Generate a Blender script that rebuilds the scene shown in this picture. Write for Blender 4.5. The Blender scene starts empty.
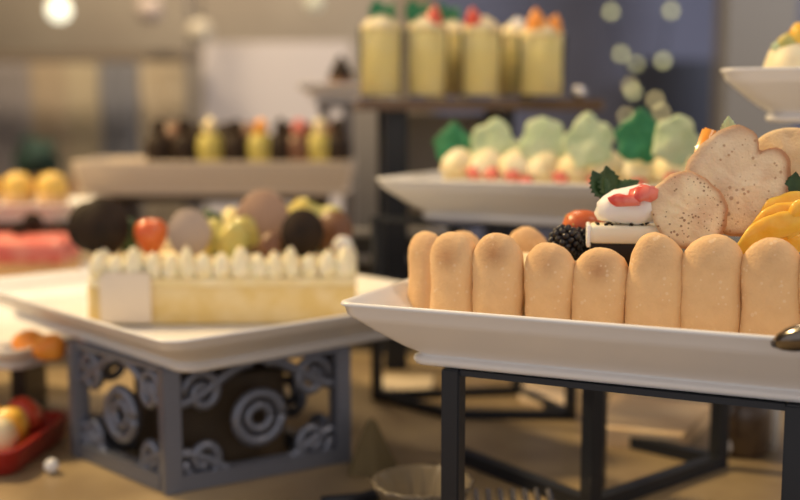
import bpy, bmesh, math, random
from mathutils import Vector, Matrix, noise
PI = math.pi
S = bpy.context.scene
C = S.collection
# ------------------------------------------------------------------ camera
CAM_Z = 1.04; PITCH = math.radians(7); FPX = 1111.0
cd = bpy.data.cameras.new('camera'); cam = bpy.data.objects.new('camera', cd); C.objects.link(cam)
cam.location = (0, 0, CAM_Z); cam.rotation_euler = (PI/2 - PITCH, 0, 0)
cd.sensor_width = 36; cd.lens = 50; cd.clip_start = .05
cd.dof.use_dof = True; cd.dof.focus_distance = .615; cd.dof.aperture_fstop = 3.8
S.camera = cam
# ------------------------------------------------------------------ world, lights, exposure
w = bpy.data.worlds.new('world'); S.world = w; w.use_nodes = True
w.node_tree.nodes['Background'].inputs[0].default_value = (1.0, .92, .89, 1)
w.node_tree.nodes['Background'].inputs[1].default_value = .62
S.view_settings.view_transform = 'Standard'; S.view_settings.look = 'None'
S.view_settings.exposure = 0; S.view_settings.gamma = 1
def area(name, loc, target, size, power, col):
    l = bpy.data.lights.new(name, 'AREA'); l.shape = 'DISK'; l.size = size; l.energy = power; l.color = col
    o = bpy.data.objects.new(name, l); C.objects.link(o); o.location = loc
    o.rotation_euler = (Vector(target) - Vector(loc)).to_track_quat('-Z', 'Y').to_euler()
    return o
area('buffet_spotlight', (-1.30, 1.50, 2.30), (.12, .75, .93), .25, 47, (1, .72, .36))
area('ceiling_downlight', (1.0, .35, 2.5), (.1, .8, .9), .35, 7, (1, .80, .62))
area('ceiling_downlight', (-.3, 2.3, 2.7), (0, 1.4, .9), .5, 14, (1, .78, .50))
area('room_downlight', (-1.2, 3.8, 2.8), (-.8, 5.0, 1.0), .5, 42, (1, .84, .62))
area('room_daylight', (2.2, 2.6, 2.4), (1.2, 5.0, 1.1), .8, 45, (.78, .84, 1.0))
# ------------------------------------------------------------------ pixel helpers (measure a point on a known plane)
def ray(px, py):
    a = (px-400)/FPX; b = (250-py)/FPX
    return Vector((a, math.cos(PITCH)+b*math.sin(PITCH), -math.sin(PITCH)+b*math.cos(PITCH)))
def onz(px, py, z):
    r = ray(px, py); k = (z-CAM_Z)/r.z; return Vector((r.x*k, r.y*k, z))
def aty(px, py, y):
    r = ray(px, py); k = y/r.y; return Vector((r.x*k, y, CAM_Z+r.z*k))
# ------------------------------------------------------------------ materials
MATS = {}
def mat(name, col, rough=.6, col2=None, nscale=40, bump=0, bscale=200, sss=0, metal=0, trans=0, emit=0, spec=.5, coat=0, n=(.4,.6), ior=1.45, sub=(1,.62,.38)):
    if name in MATS: return MATS[name]
    m = bpy.data.materials.new(name); m.use_nodes = True; nt = m.node_tree; b = nt.nodes['Principled BSDF']
    b.inputs['Base Color'].default_value = (*col, 1); b.inputs['Roughness'].default_value = rough
    b.inputs['Metallic'].default_value = metal; b.inputs['Transmission Weight'].default_value = trans
    b.inputs['Specular IOR Level'].default_value = spec; b.inputs['Coat Weight'].default_value = coat; b.inputs['IOR'].default_value = ior
    if sss:
        b.inputs['Subsurface Weight'].default_value = sss; b.inputs['Subsurface Scale'].default_value = .006
        b.inputs['Subsurface Radius'].default_value = sub
    if emit:
        b.inputs['Emission Color'].default_value = (*col, 1); b.inputs['Emission Strength'].default_value = emit
    tc = nt.nodes.new('ShaderNodeTexCoord')
    if col2:
        no = nt.nodes.new('ShaderNodeTexNoise'); no.inputs['Scale'].default_value = nscale; no.inputs['Detail'].default_value = 4
        nt.links.new(tc.outputs['Object'], no.inputs['Vector'])
        r = nt.nodes.new('ShaderNodeValToRGB'); r.color_ramp.elements[0].position = n[0]; r.color_ramp.elements[1].position = n[1]
        r.color_ramp.elements[0].color = (*col, 1); r.color_ramp.elements[1].color = (*col2, 1)
        nt.links.new(no.outputs['Fac'], r.inputs[0]); nt.links.new(r.outputs[0], b.inputs['Base Color'])
    if bump:
        no = nt.nodes.new('ShaderNodeTexNoise'); no.inputs['Scale'].default_value = bscale; no.inputs['Detail'].default_value = 5
        nt.links.new(tc.outputs['Object'], no.inputs['Vector'])
        bp = nt.nodes.new('ShaderNodeBump'); bp.inputs['Strength'].default_value = bump; bp.inputs['Distance'].default_value = .001
        nt.links.new(no.outputs['Fac'], bp.inputs['Height']); nt.links.new(bp.outputs[0], b.inputs['Normal'])
    MATS[name] = m; return m
def biscuit_mat(name, base, brown, speck, vs=230, ns=75, th=-.42):
    """baked biscuit: browned patch carried in the 'bake' attribute, sugar grains and pin holes"""
    m = mat(name, base, .75, bump=.6, bscale=620, sss=.15, spec=.25)
    nt = m.node_tree; b = nt.nodes['Principled BSDF']; tc = nt.nodes.new('ShaderNodeTexCoord')
    at = nt.nodes.new('ShaderNodeAttribute'); at.attribute_name = 'bake'
    no = nt.nodes.new('ShaderNodeTexNoise'); no.inputs['Scale'].default_value = 110; no.inputs['Detail'].default_value = 6
    nt.links.new(tc.outputs['Object'], no.inputs['Vector'])
    mul = nt.nodes.new('ShaderNodeMath'); mul.operation = 'MULTIPLY_ADD'; mul.inputs[1].default_value = .5; mul.inputs[2].default_value = -.22
    nt.links.new(no.outputs['Fac'], mul.inputs[0])
    ad = nt.nodes.new('ShaderNodeMath'); ad.operation = 'ADD'; ad.use_clamp = True
    nt.links.new(at.outputs['Fac'], ad.inputs[0]); nt.links.new(mul.outputs[0], ad.inputs[1])
    mx = nt.nodes.new('ShaderNodeMix'); mx.data_type = 'RGBA'
    mx.inputs[6].default_value = (*base, 1); mx.inputs[7].default_value = (*brown, 1)
    nt.links.new(ad.outputs[0], mx.inputs[0])
    vo = nt.nodes.new('ShaderNodeTexVoronoi'); vo.inputs['Scale'].default_value = vs
    nt.links.new(tc.outputs['Object'], vo.inputs['Vector'])
    n2 = nt.nodes.new('ShaderNodeTexNoise'); n2.inputs['Scale'].default_value = ns
    nt.links.new(tc.outputs['Object'], n2.inputs['Vector'])
    r2 = nt.nodes.new('ShaderNodeMath'); r2.operation = 'MULTIPLY_ADD'; r2.inputs[1].default_value = 1.1; r2.inputs[2].default_value = th
    nt.links.new(n2.outputs['Fac'], r2.inputs[0])
    lt = nt.nodes.new('ShaderNodeMath'); lt.operation = 'LESS_THAN'
    nt.links.new(vo.outputs['Distance'], lt.inputs[0]); nt.links.new(r2.outputs[0], lt.inputs[1])
    sc = nt.nodes.new('ShaderNodeMath'); sc.operation = 'MULTIPLY'; sc.inputs[1].default_value = speck[1]
    nt.links.new(lt.outputs[0], sc.inputs[0])
    m2 = nt.nodes.new('ShaderNodeMix'); m2.data_type = 'RGBA'; m2.inputs[7].default_value = (*speck[0], 1)
    nt.links.new(sc.outputs[0], m2.inputs[0]); nt.links.new(mx.outputs[2], m2.inputs[6])
    nt.links.new(m2.outputs[2], b.inputs['Base Color'])
    return m
PORC = mat('white_porcelain', (.76,.75,.745), .36, coat=.12)
BLACK = mat('black_painted_steel', (.009,.012,.019), .42, bump=.1)
SILVER = mat('silver_scrollwork', (.19,.21,.27), .38, metal=.5)
CHROME = mat('polished_steel', (.75,.73,.70), .12, metal=1)
DARKCHROME = mat('dark_polished_steel', (.20,.18,.16), .16, metal=1)
LADY = biscuit_mat('ladyfinger_sponge', (.79,.52,.27), (.42,.19,.08), ((.90,.72,.50), .35))
TUILE = biscuit_mat('almond_tuile', (.84,.68,.45), (.46,.25,.13), ((.22,.10,.045), .75), 400, 55, -.38)
TUILEB = biscuit_mat('thick_baked_wafer', (.82,.67,.46), (.40,.21,.11), ((.34,.17,.08), .6), 260, 45, -.39)
PLAINW = biscuit_mat('plain_wafer', (.80,.60,.36), (.60,.38,.20), ((.7,.5,.3), .0))
TUILE.node_tree.nodes['Principled BSDF'].inputs['Subsurface Weight'].default_value = .35
CREAM = mat('whipped_cream', (.86,.76,.52), .5, sss=.2, col2=(.80,.66,.36), nscale=30)
WCREAM = mat('white_cream', (.86,.83,.78), .5, sss=.2)
SPONGE = mat('yellow_sponge', (.72,.50,.20), .8, col2=(.82,.62,.30), nscale=60, bump=.4)
CHOC = mat('dark_chocolate', (.020,.012,.007), .6, col2=(.035,.020,.011), nscale=60, spec=.25)
CHOCL = mat('milk_chocolate', (.17,.075,.035), .4, bump=.2)
BERRY = mat('blackberry_skin', (.008,.006,.010), .3, coat=.15)
RED = mat('strawberry_red', (.62,.055,.03), .3, col2=(.72,.13,.05), nscale=50, coat=.3)
REDG = mat('red_fruit_glaze', (.72,.07,.05), .3, col2=(.80,.22,.16), nscale=90, coat=.3)
PINK = mat('pink_glaze', (.70,.13,.10), .35, col2=(.76,.24,.18), nscale=40, coat=.3)
ORANGE = mat('orange_fruit', (.85,.28,.03), .35, col2=(.88,.40,.06), nscale=50, coat=.2)
MANGO = mat('mango_flesh', (.90,.47,.03), .32, col2=(.93,.60,.09), nscale=55, sss=.2, coat=.3, bump=.2)
YELLOW = mat('yellow_fruit', (.60,.46,.10), .4, col2=(.46,.45,.14), nscale=60, coat=.2)
MOUSSE = mat('passion_mousse', (.92,.76,.32), .5, col2=(.88,.76,.40), nscale=30, sss=.1)
LEAF = mat('mint_leaf', (.022,.055,.015), .45, col2=(.04,.085,.025), nscale=120, bump=.4, bscale=300)
DLEAF = mat('dark_green_leaf', (.02,.17,.06), .5, col2=(.03,.22,.09), nscale=60)
PGREEN = mat('pale_green_cream', (.48,.60,.34), .55, col2=(.58,.66,.42), nscale=40, sss=.15)
GLASS = mat('clear_glass', (.97,.98,.95), .03, trans=1, ior=1.06)
TAN = mat('pale_wood', (.60,.37,.17), .5, col2=(.50,.29,.12), nscale=25, bump=.1)
WOODT = mat('table_wood', (.36,.27,.15), .38, col2=(.26,.19,.11), nscale=9, bump=.1, bscale=60)
# ------------------------------------------------------------------ mesh helpers
def finish(name, bm, m, parent=None, smooth=True, loc=None, rot=None):
    bmesh.ops.recalc_face_normals(bm, faces=bm.faces[:])
    me = bpy.data.meshes.new(name); bm.to_mesh(me); bm.free()
    if smooth:
        for p in me.polygons: p.use_smooth = True
    me.materials.append(m)
    o = bpy.data.objects.new(name, me); C.objects.link(o)
    if parent: o.parent = parent
    if loc is not None: o.location = loc
    if rot is not None: o.rotation_euler = rot
    return o
def tag(o, label, cat, group=None):
    o['label'] = label; o['category'] = cat
    if group: o['group'] = group
    return o
def thing(name, label, cat, loc=(0,0,0), rz=0, group=None):
    o = bpy.data.objects.new(name, None); o.empty_display_size = .02; C.objects.link(o); o.location = loc; o.rotation_euler = (0,0,rz)
    return tag(o, label, cat, group)
def struct(o): o['kind'] = 'structure'; return o
def rloop(L, W, inset, r, n=6):
    hx = L/2-inset; hy = W/2-inset; r = min(r, hx*.99, hy*.99); out = []
    for cx, cy, a0 in ((hx-r,hy-r,0),(-hx+r,hy-r,PI/2),(-hx+r,-hy+r,PI),(hx-r,-hy+r,1.5*PI)):
        for k in range(n+1):
            a = a0+PI/2*k/n; out.append((cx+r*math.cos(a), cy+r*math.sin(a)))
    return out
def loft(bm, loops, cap0=True, cap1=True):
    rings = [[bm.verts.new(p) for p in lp] for lp in loops]
    n = len(rings[0])
    for a, b in zip(rings, rings[1:]):
        for i in range(n): bm.faces.new((a[i], a[(i+1)%n], b[(i+1)%n], b[i]))
    if cap0: bm.faces.new(rings[0][::-1])
    if cap1: bm.faces.new(rings[-1])
    return rings
def rslab(L, W, prof, r=.015, n=6):
    """rounded-rectangle solid, prof = [(inset, z), ...]"""
    bm = bmesh.new()
    loft(bm, [[(x, y, z) for x, y in rloop(L, W, i, r, n)] for i, z in prof])
    return bm
def lathe(prof, n=24, lobes=0, amp=0, twist=0):
    bm = bmesh.new(); loops = []
    for r, z in prof:
        lp = []
        for k in range(n):
            a = 2*PI*k/n; rr = r*(1+amp*math.cos(lobes*(a)+twist*z)) if lobes else r
            lp.append((rr*math.cos(a), rr*math.sin(a), z))
        loops.append(lp)
    loft(bm, loops); return bm
def add_box(bm, c, s, rz=0, bev=0):
    M = Matrix.Translation(c) @ Matrix.Rotation(rz, 4, 'Z') @ Matrix.Diagonal((*s, 1))
    g = bmesh.ops.create_cube(bm, size=1, matrix=M)
    if bev: bmesh.ops.bevel(bm, geom=list({e for v in g['verts'] for e in v.link_edges}), offset=bev, segments=2, affect='EDGES')
def box(c, s, rz=0, bev=0):
    bm = bmesh.new(); add_box(bm, c, s, rz, bev); return bm
def add_bar(bm, a, b, t, t2=None):
    a = Vector(a); b = Vector(b); d = b-a; t2 = t2 or t
    q = d.to_track_quat('Z', 'Y').to_matrix().to_4x4()
    bmesh.ops.create_cube(bm, size=1, matrix=Matrix.Translation((a+b)/2) @ q @ Matrix.Diagonal((t, t2, d.length, 1)))
def add_tube(bm, pts, r, n=8):
    pts = [Vector(p) for p in pts]; loops = []; up = None
    for i, p in enumerate(pts):
        d = (pts[min(i+1, len(pts)-1)]-pts[max(i-1, 0)]).normalized()
        if up is None: up = d.orthogonal().normalized()
        s = d.cross(up).normalized(); up = s.cross(d).normalized()
        rr = r[i] if isinstance(r, (list, tuple)) else r
        loops.append([p+rr*(math.cos(2*PI*k/n)*s+math.sin(2*PI*k/n)*up) for k in range(n)])
    loft(bm, loops)
def tube(pts, r, n=8):
    bm = bmesh.new(); add_tube(bm, pts, r, n); return bm
def jitter(bm, amp, scale, seed=0):
    for v in bm.verts:
        q = v.co*scale+Vector((seed*3.7, seed*1.3, seed*7.1))
        v.co += amp*Vector((noise.noise(q), noise.noise(q+Vector((31.4,7.7,2.1))), noise.noise(q+Vector((-12.3,55.1,19.9)))))*1.3
def sphere(r, sc=(1,1,1), loc=(0,0,0), u=20, v=12):
    bm = bmesh.new(); bmesh.ops.create_uvsphere(bm, u_segments=u, v_segments=v, radius=r, matrix=Matrix.Translation(loc) @ Matrix.Diagonal((*sc,1)))
    return bm
# ------------------------------------------------------------------ room
T = .75
struct(finish('floor', box((0, 2.5, -.02), (9, 7, .04)), mat('dark_floor', (.10,.075,.055), .5, bump=.1)))
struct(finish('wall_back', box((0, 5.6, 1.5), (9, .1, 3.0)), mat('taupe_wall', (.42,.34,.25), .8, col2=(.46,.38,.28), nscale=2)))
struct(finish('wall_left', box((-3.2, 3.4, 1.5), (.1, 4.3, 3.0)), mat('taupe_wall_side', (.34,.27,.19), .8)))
# ------------------------------------------------------------------ buffet table
tb = thing('buffet_table', 'long brown polished wooden buffet table carrying all the dessert stands', 'table', (0, 1.35, 0))
bm = bmesh.new(); add_box(bm, (0, 0, T-.02), (2.8, 2.0, .04), bev=.004); finish('tabletop', bm, WOODT, tb, smooth=False)
for sx in (-1.3, 1.3):
    for sy in (-.9, .9): finish('leg', box((sx, sy, (T-.04)/2), (.07, .07, T-.04)), WOODT, tb, smooth=False)
# ------------------------------------------------------------------ porcelain plates
def plate_bm(L, W, h=.033, flare=.036, r=.016, floor=.010):
    k = h/.033; floor = max(.0102, h-.023) if h > .033 else .0098
    return rslab(L, W, [(flare+.010, .0012), (flare+.003, .0), (flare-.0020, .0008), (flare-.0032, .0030), (flare-.0028, .0052), (flare-.0005, .0060), (flare-.0002, .0068), (flare-.0015, .0080),
                        *[(flare*(1-f**.88), .0068+(h-.0100)*f) for f in (.15,.3,.45,.6,.75,.9)], (.002, .0318*k), (0, .0330*k), (.0006, .0343*k), (.0025, .0346*k),
                        (.0045, .0335*k), (flare*.35, .0265*k), (flare*.75, .0165*k), (flare+.004, floor+.002), (flare+.012, floor), (flare+.03, floor-.0004)], r)
def place_plate(name, label, corner, ang, L, W, z, **kw):
    """corner = rim corner (x, y); L runs along ang, W to its left"""
    u = Vector((math.cos(ang), math.sin(ang))); v = Vector((-u.y, u.x))
    c = Vector(corner[:2])+u*L/2+v*W/2
    o = finish(name, plate_bm(L, W, **kw), PORC, None, loc=(c.x, c.y, z), rot=(0,0,ang))
    return tag(o, label, 'plate'), (Vector(corner[:2]), u, v)
AF = math.radians(-24.5)
ZF = .8893
front_plate, (O, U, V) = place_plate('serving_plate', 'nearest white rectangular porcelain plate with flared rim, holding the row of ladyfingers', (-.0385, .641), AF, .40, .24, ZF, h=.0395, r=.010)
FZ = ZF+.0168   # its floor
def fp(px, v):
    """point of the plate frame at distance v behind the front rim that lies in picture column px (camera plane x/y = const)"""
    k = (px-400)/FPX/.985
    A = O+V*v            # (A + U t).x = k * (A + U t).y
    t = (k*A.y-A.x)/(U.x-k*U.y); return A+U*t
# stand frame
def stand(name, label, corners, z0, z1, t, m=BLACK, rails_bottom=True, legs=True):
    cx = sum(c[0] for c in corners)/len(corners); cy = sum(c[1] for c in corners)/len(corners)
    r = thing(name, label, 'stand', (cx, cy, z0))
    cs = [Vector((c[0]-cx, c[1]-cy, 0)) for c in corners]; h = z1-z0
    d0 = cs[1]-cs[0]; rz = math.atan2(d0.y, d0.x)
    for c in cs:
        bm = bmesh.new(); add_box(bm, (c.x, c.y, h/2), (t, t, h), rz, .0008); finish('leg', bm, m, r, smooth=False)
    for i in range(len(cs)):
        a, b = cs[i], cs[(i+1)%len(cs)]; d = (b-a).normalized()*t/2
        bm = box((a+b)/2+Vector((0,0,h-.0018)), ((b-a).length-t, t*.7, .0034), math.atan2((b-a).y, (b-a).x)); finish('top_rail', bm, m, r, smooth=False)
        if rails_bottom:
            bm = bmesh.new(); add_bar(bm, a+d+Vector((0,0,t*.5)), b-d+Vector((0,0,t*.5)), t*.92); finish('bottom_rail', bm, m, r, smooth=False)
    return r
f0 = (.0320, .650); f1 = (.2080, .567); f2 = (.1535, .838)
stand('plate_stand', 'black square-tube steel stand carrying the nearest plate with the ladyfingers',
      [f0, f1, (f2[0]+f1[0]-f0[0], f2[1]+f1[1]-f0[1]), f2], T, ZF, .0115, rails_bottom=False)
# ------------------------------------------------------------------ ladyfingers
def finger_bm(h, w, t, seed, patch=0):
    bm = bmesh.new(); N = 28; n = 32; loops = []
    rnd = random.Random(seed); R = w/2; pz = h-rnd.uniform(.010,.014)
    for j in range(N+1):
        s = j/N; z = h*(1-math.cos(PI*s))/2 if False else None
        # dense rings in the rounded ends
        if s < .3: a = s/.3*PI/2; z = R*(1-math.cos(a)); q = math.sin(a)
        elif s > .7: a = (1-s)/.3*PI/2; z = h-R*1.05*(1-math.cos(a)); q = math.sin(a)
        else: z = R+(h-2.05*R)*(s-.3)/.4; q = 1
        q = max(q, .02); wid = R*q*(1+.03*math.sin(z*90+seed)); th = t/2*(q**.75)
        loops.append([(wid*math.copysign(abs(math.cos(2*PI*k/n))**.88, math.cos(2*PI*k/n)),
                       th*math.copysign(abs(math.sin(2*PI*k/n))**.9, math.sin(2*PI*k/n)), z) for k in range(n)])
    loft(bm, loops); jitter(bm, .0013, 40, seed); jitter(bm, .00035, 260, seed); jitter(bm, .0002, 700, seed)
    lay = bm.verts.layers.float.new('bake')
    for v in bm.verts:
        e = max(0, 1-((v.co.x)**2+(v.co.z-pz)**2)**.5/.012) * (1 if v.co.y < 0 else .3)
        v[lay] = patch*e**1.2*1.1 + .10*max(0, (v.co.z/h-.8))*3
    return bm
def finger(px, v, top, w, ang, seed, label, patch=0, lean=0, t=.019, u_off=0):
    p = fp(px, v); y = p.y
    ztop = aty(px, top, y).z; h = ztop-FZ
    o = finish('ladyfinger', finger_bm(h, w, t, seed, patch), LADY, None, loc=(p.x, p.y, FZ+.0003), rot=(lean, 0, AF+ang))
    return tag(o, label, 'biscuit')
finger(754-301, .053, 233, .0305, -.15, 2, 'ladyfinger biscuit with a brown patch near its tip, second from the left end', .7)
finger(497.5, .050, 234, .0305, 0, 3, 'ladyfinger biscuit with a browned tip, third from the left end of the front row', .75)
finger(549, .050, 243, .0300, .0, 4, 'short ladyfinger biscuit with a faint brown spot, in front of the blackberry', .45)
finger(599.5, .050, 247, .0312, 0, 5, 'shortest ladyfinger biscuit, in front of the layered slice with chocolate base', .7)
finger(655, .050, 233, .0318, .02, 6, 'tall ladyfinger biscuit in front of the smaller speckled wafer', .15)
finger(710.5, .050, 235.5, .0322, -.02, 7, 'ladyfinger biscuit in front of the large lobed wafer', .1)
finger(770, .050, 240, .0325, 0, 8, 'ladyfinger biscuit in front of the mango slices, right above the dark spoon tip', .1)
finger(829, .050, 238, .032, 0, 9, 'ladyfinger biscuit cut by the right edge of the photo')
finger(425, .082, 232, .0295, -.75, 1, 'golden ladyfinger biscuit at the left corner of the row, turned sideways', .1)
finger(463, .132, 231, .0285, -.2, 10, 'ladyfinger biscuit behind the second and third of the front row, only its tip showing')
finger(526, .146, 228, .0300, .25, 11, 'ladyfinger biscuit of the back row, its tip showing left of the blackberry', 0, t=.018)
# cake body inside the ring of biscuits
p0 = fp(470, .088)
q0 = Vector((.5*(p0.x+p0.x), p0.y))
cake_c = fp(520, .097)+U*.105
CT = .949
cb = thing('charlotte_cake', 'cream cake standing behind the row of ladyfingers and carrying the fruit topping', 'cake', (cake_c.x, cake_c.y, FZ), AF)
finish('sponge', rslab(.262, .070, [(.002,0),(0,.002),(0,CT-FZ-.010)], .008), SPONGE, cb)
bm = rslab(.262, .070, [(.0004,CT-FZ-.0098),(-.0004,CT-FZ-.008),(0,CT-FZ-.003),(.003,CT-FZ)], .009); finish('cream_layer', bm, CREAM, cb)
# ------------------------------------------------------------------ toppings on the front cake
def blackberry(loc, r, label, seed=1):
    rnd = random.Random(seed); t = thing('blackberry', label, 'berry', loc)
    bm = bmesh.new(); bmesh.ops.create_icosphere(bm, subdivisions=2, radius=r*.82, matrix=Matrix.Diagonal((1,1,1.1,1))); core = [v.co.copy() for v in bm.verts]
    for i in range(70):
        z = 1-2*(i+.5)/70; a = i*2.39996; rr = math.sqrt(1-z*z); d = Vector((rr*math.cos(a), rr*math.sin(a), z*1.15))*r*.84
        bmesh.ops.create_icosphere(bm, subdivisions=2, radius=r*rnd.uniform(.19,.23), matrix=Matrix.Translation(d))
    bmesh.ops.translate(bm, verts=bm.verts[:], vec=(0,0,r*1.12)); finish('berry_flesh', bm, BERRY, t); return t
p = fp(564, .084); blackberry((p.x, p.y, CT), .0108, 'dark blackberry behind the short ladyfinger, left of the layered slice')
p = fp(585, .098); blackberry((p.x+.000, p.y+.004, CT), .0100, 'second blackberry half hidden between the first one and the layered slice', 5)
def strawberry(loc, r, rot, label, seeds=True, name='strawberry', m=RED, leaf=False):
    t = thing(name, label, 'fruit', loc); t.rotation_euler = rot
    finish('fruit_flesh', lathe([(r*a, r*b) for a, b in ((.05,0),(.35,.12),(.62,.45),(.85,.95),(.92,1.4),(.82,1.75),(.5,1.98),(.05,2.05))], 18), m, t)
    if seeds:
        bm = bmesh.new()
        for i in range(26):
            z = .3+1.5*(i/26); a = i*2.4; rr = r*(.55+.37*math.sin(min(1,z/1.5)*PI/2))
            bmesh.ops.create_icosphere(bm, subdivisions=1, radius=r*.045, matrix=Matrix.Translation((rr*math.cos(a), rr*math.sin(a), r*z)))
        s = finish('seed', bm, YELLOW, t); s['kind'] = 'stuff'
    return t
p = fp(577, .108); strawberry((p.x+.002, p.y+.004, CT), .0152, (0, .1, 0), 'glossy orange-red strawberry piece behind the blackberries', m=mat('orange_strawberry', (.55,.10,.03), .35, col2=(.62,.17,.05), nscale=60))
# layered slice: chocolate base and white mousse
p = fp(630, .083)
sl = thing('layered_cake_slice', 'small slice with dark chocolate base and white mousse top, behind the shortest ladyfinger', 'cake', (p.x, p.y, CT), AF+.28)
finish('chocolate_base', rslab(.049, .022, [(.001,0),(0,.001),(0,.015),(.0005,.0155)], .002), CHOC, sl)
finish('mousse_layer', rslab(.0495, .0225, [(.001,.0156),(0,.0165),(-.0003,.024),(.0008,.026)], .003), mat('ivory_mousse', (.86,.78,.60), .5, sss=.2), sl)
bm = rslab(.0025, .0215, [(.0003,.0132),(0,.014),(0,.0258),(.0006,.0264)], .001); bmesh.ops.translate(bm, verts=bm.verts[:], vec=(-.0255,0,0)); finish('white_chocolate_end', bm, WCREAM, sl)
bm = bmesh.new(); rnd = random.Random(4)
for i in range(26):
    x = rnd.uniform(-.023,.023); yy = rnd.uniform(-.010,.010)
    bmesh.ops.create_icosphere(bm, subdivisions=1, radius=rnd.uniform(.0007,.0014), matrix=Matrix.Translation((x, yy, .0266)))
finish('chocolate_crumb', bm, CHOC, sl)['kind'] = 'stuff'
# meringue with red glaze
mg = thing('glazed_meringue', 'white marshmallow-like sweet with red fruit glaze on top of the layered slice', 'sweet', (p.x-.004, p.y, CT+.0274), AF+.1)
bm = rslab(.038, .021, [(.004,0),(.001,.002),(0,.006),(.001,.013),(.004,.0175),(.009,.0195)], .009)
for v in bm.verts:
    v.co.x += .1*v.co.z; v.co.z *= 1+.14*v.co.x/.018
jitter(bm, .0024, 110, 3); mb = finish('meringue_body', bm, WCREAM, mg)
bm = rslab(.0165, .0175, [(.0035,0),(.001,.0008),(0,.003),(.001,.0075),(.004,.0085)], .004); jitter(bm, .0026, 130, 8)
finish('red_glaze', bm, REDG, mb, loc=(.0105,-.0035,.0135))
bm = rslab(.019, .008, [(.002,0),(.0004,.001),(0,.0045),(.0015,.0070)], .0025); jitter(bm, .0022, 130, 9)
finish('red_glaze', bm, REDG, mb, loc=(.001,-.0082,.0095))
# leaves
def leaf_bm(L, W, curl=.25, serr=.12, n=14, th=.0007):
    bm = bmesh.new(); rows = []
    for side in (1, -1):
        g = []
        for i in range(n+1):
            s = i/n; half = W/2*(math.sin(PI*min(1, s**.8*1.02)))**.8*(1+serr*math.sin(i*PI)*0+serr*(1 if i%2 else -1)) if 0 < i < n else 0.0001
            g.append([(q*half, s*L, curl*L*(s*s)*.6+abs(q)*W*.16*math.sin(PI*s)+side*th/2) for q in (-1,-.5,0,.5,1)])
        rows.append([[bm.verts.new(c) for c in r_] for r_ in g])
    for sd, g in enumerate(rows):
        for a, b in zip(g, g[1:]):
            for k in range(4): bm.faces.new((a[k],a[k+1],b[k+1],b[k]))
    t_, b_ = rows
    for a in range(n):
        for k in (0, 4): bm.faces.new((t_[a][k], t_[a+1][k], b_[a+1][k], b_[a][k]))
    return bm
def leaf(name, label, loc, rot, L, W, m=LEAF, **kw):
    return tag(finish(name, leaf_bm(L, W, **kw), m, None, loc=loc, rot=rot), label, 'leaf')
q = aty(609, 199, p.y+.016); leaf('mint_leaf', 'dark green mint leaf pointing up left, behind the red-glazed sweet', q, (math.radians(72), 0, .75-.2), .020, .017, serr=.16)
q = aty(606, 199, p.y+.013); leaf('mint_leaf', 'smaller mint leaf hanging out on the far left of the red-glazed sweet', q, (math.radians(60), math.radians(-20), .25), .019, .013, serr=.16)
q = aty(612, 197, p.y+.016); leaf('mint_leaf', 'flat dark green mint leaf lying behind the top of the red-glazed sweet', q, (math.radians(30), math.radians(35), -1.05), .019, .0125, serr=.12)
# wafers
def wafer(name, label, px, py, y, R, outline, tilt, yaw, seed, th=.0022, m=TUILE, cat='biscuit', bake=1.0):
    """thin baked wafer, standing; outline(a) -> radius factor; local X right, Z up"""
    bm = bmesh.new(); n = 72; K = 12; sides = []
    for s in (-1, 1):
        g = []
        for j in range(1, K+1):
            f = j/K; lp = []
            for k in range(n):
                a = 2*PI*k/n; rr = R*outline(a)*f
                x, z = rr*math.cos(a), rr*math.sin(a)
                yy = .0022*noise.noise(Vector((x*70+seed, z*70, seed)))+1.1*(x*x)*8*.4 + .0007*noise.noise(Vector((x*300, z*300, seed)))
                yy += s*th/2*(1 if j < K else .35)*(1+.35*noise.noise(Vector((x*120, z*120, seed+9))))
                lp.append((x, yy, z))
            g.append(lp)
        sides.append(g)
    lay = bm.verts.layers.float.new('bake'); V2 = []
    for s, g in enumerate(sides):
        c = bm.verts.new((0, (sides[s][0][0][1]), 0)); c[lay] = 0; rows = []
        for j, lp in enumerate(g):
            row = []
            for i, co in enumerate(lp):
                v = bm.verts.new(co); f = (j+1)/K
                v[lay] = bake*(max(0, (f-.78)/.22)**1.4*1.7*(.60+.40*math.cos(i*2*PI/n*1+.3))+.50*max(0, noise.noise(Vector((co[0]*60+seed, co[2]*60, 4)))))
                row.append(v)
            rows.append(row)
        for i in range(n):
            bm.faces.new((c, rows[0][i], rows[0][(i+1)%n]))
            for a, b in zip(rows, rows[1:]): bm.faces.new((a[i], a[(i+1)%n], b[(i+1)%n], b[i]))
        V2.append(rows[-1])
    for i in range(n): bm.faces.new((V2[0][i], V2[0][(i+1)%n], V2[1][(i+1)%n], V2[1][i]))
    q = aty(px, py, y)
    o = finish(name, bm, m, None, loc=q, rot=(tilt, 0, yaw)); return tag(o, label, cat)
def out_small(a):   # leaf-like: narrow at top left, wide at lower right
    c = math.cos(a+.9); return .93*(1+.07*math.cos(2*(a-2.2))+.025*math.sin(5*a)+.012*math.sin(13*a))
def out_big(a):
    notch = math.exp(-((a-1.02)/.16)**2)*.24
    lobe = .14*math.exp(-((a-1.62)/.34)**2)+.10*math.exp(-((a-.55)/.25)**2)+.04*math.exp(-((a-2.5)/.4)**2)
    return .93-notch+lobe+.015*math.sin(7*a)+.008*math.sin(17*a)
yw = fp(700, .082).y
wafer('tuile_wafer', 'smaller pale wafer with dark specks leaning on the slice, left of the large wafer', 689, 211, yw-.001, .0238, out_small, -.20, AF+.25, 1)
wafer('tuile_wafer', 'large lobed wafer with browned edges standing above the ladyfingers', 738, 184, yw+.010, .0325, out_big, -.16, AF+.30, 2, m=TUILEB)
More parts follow.
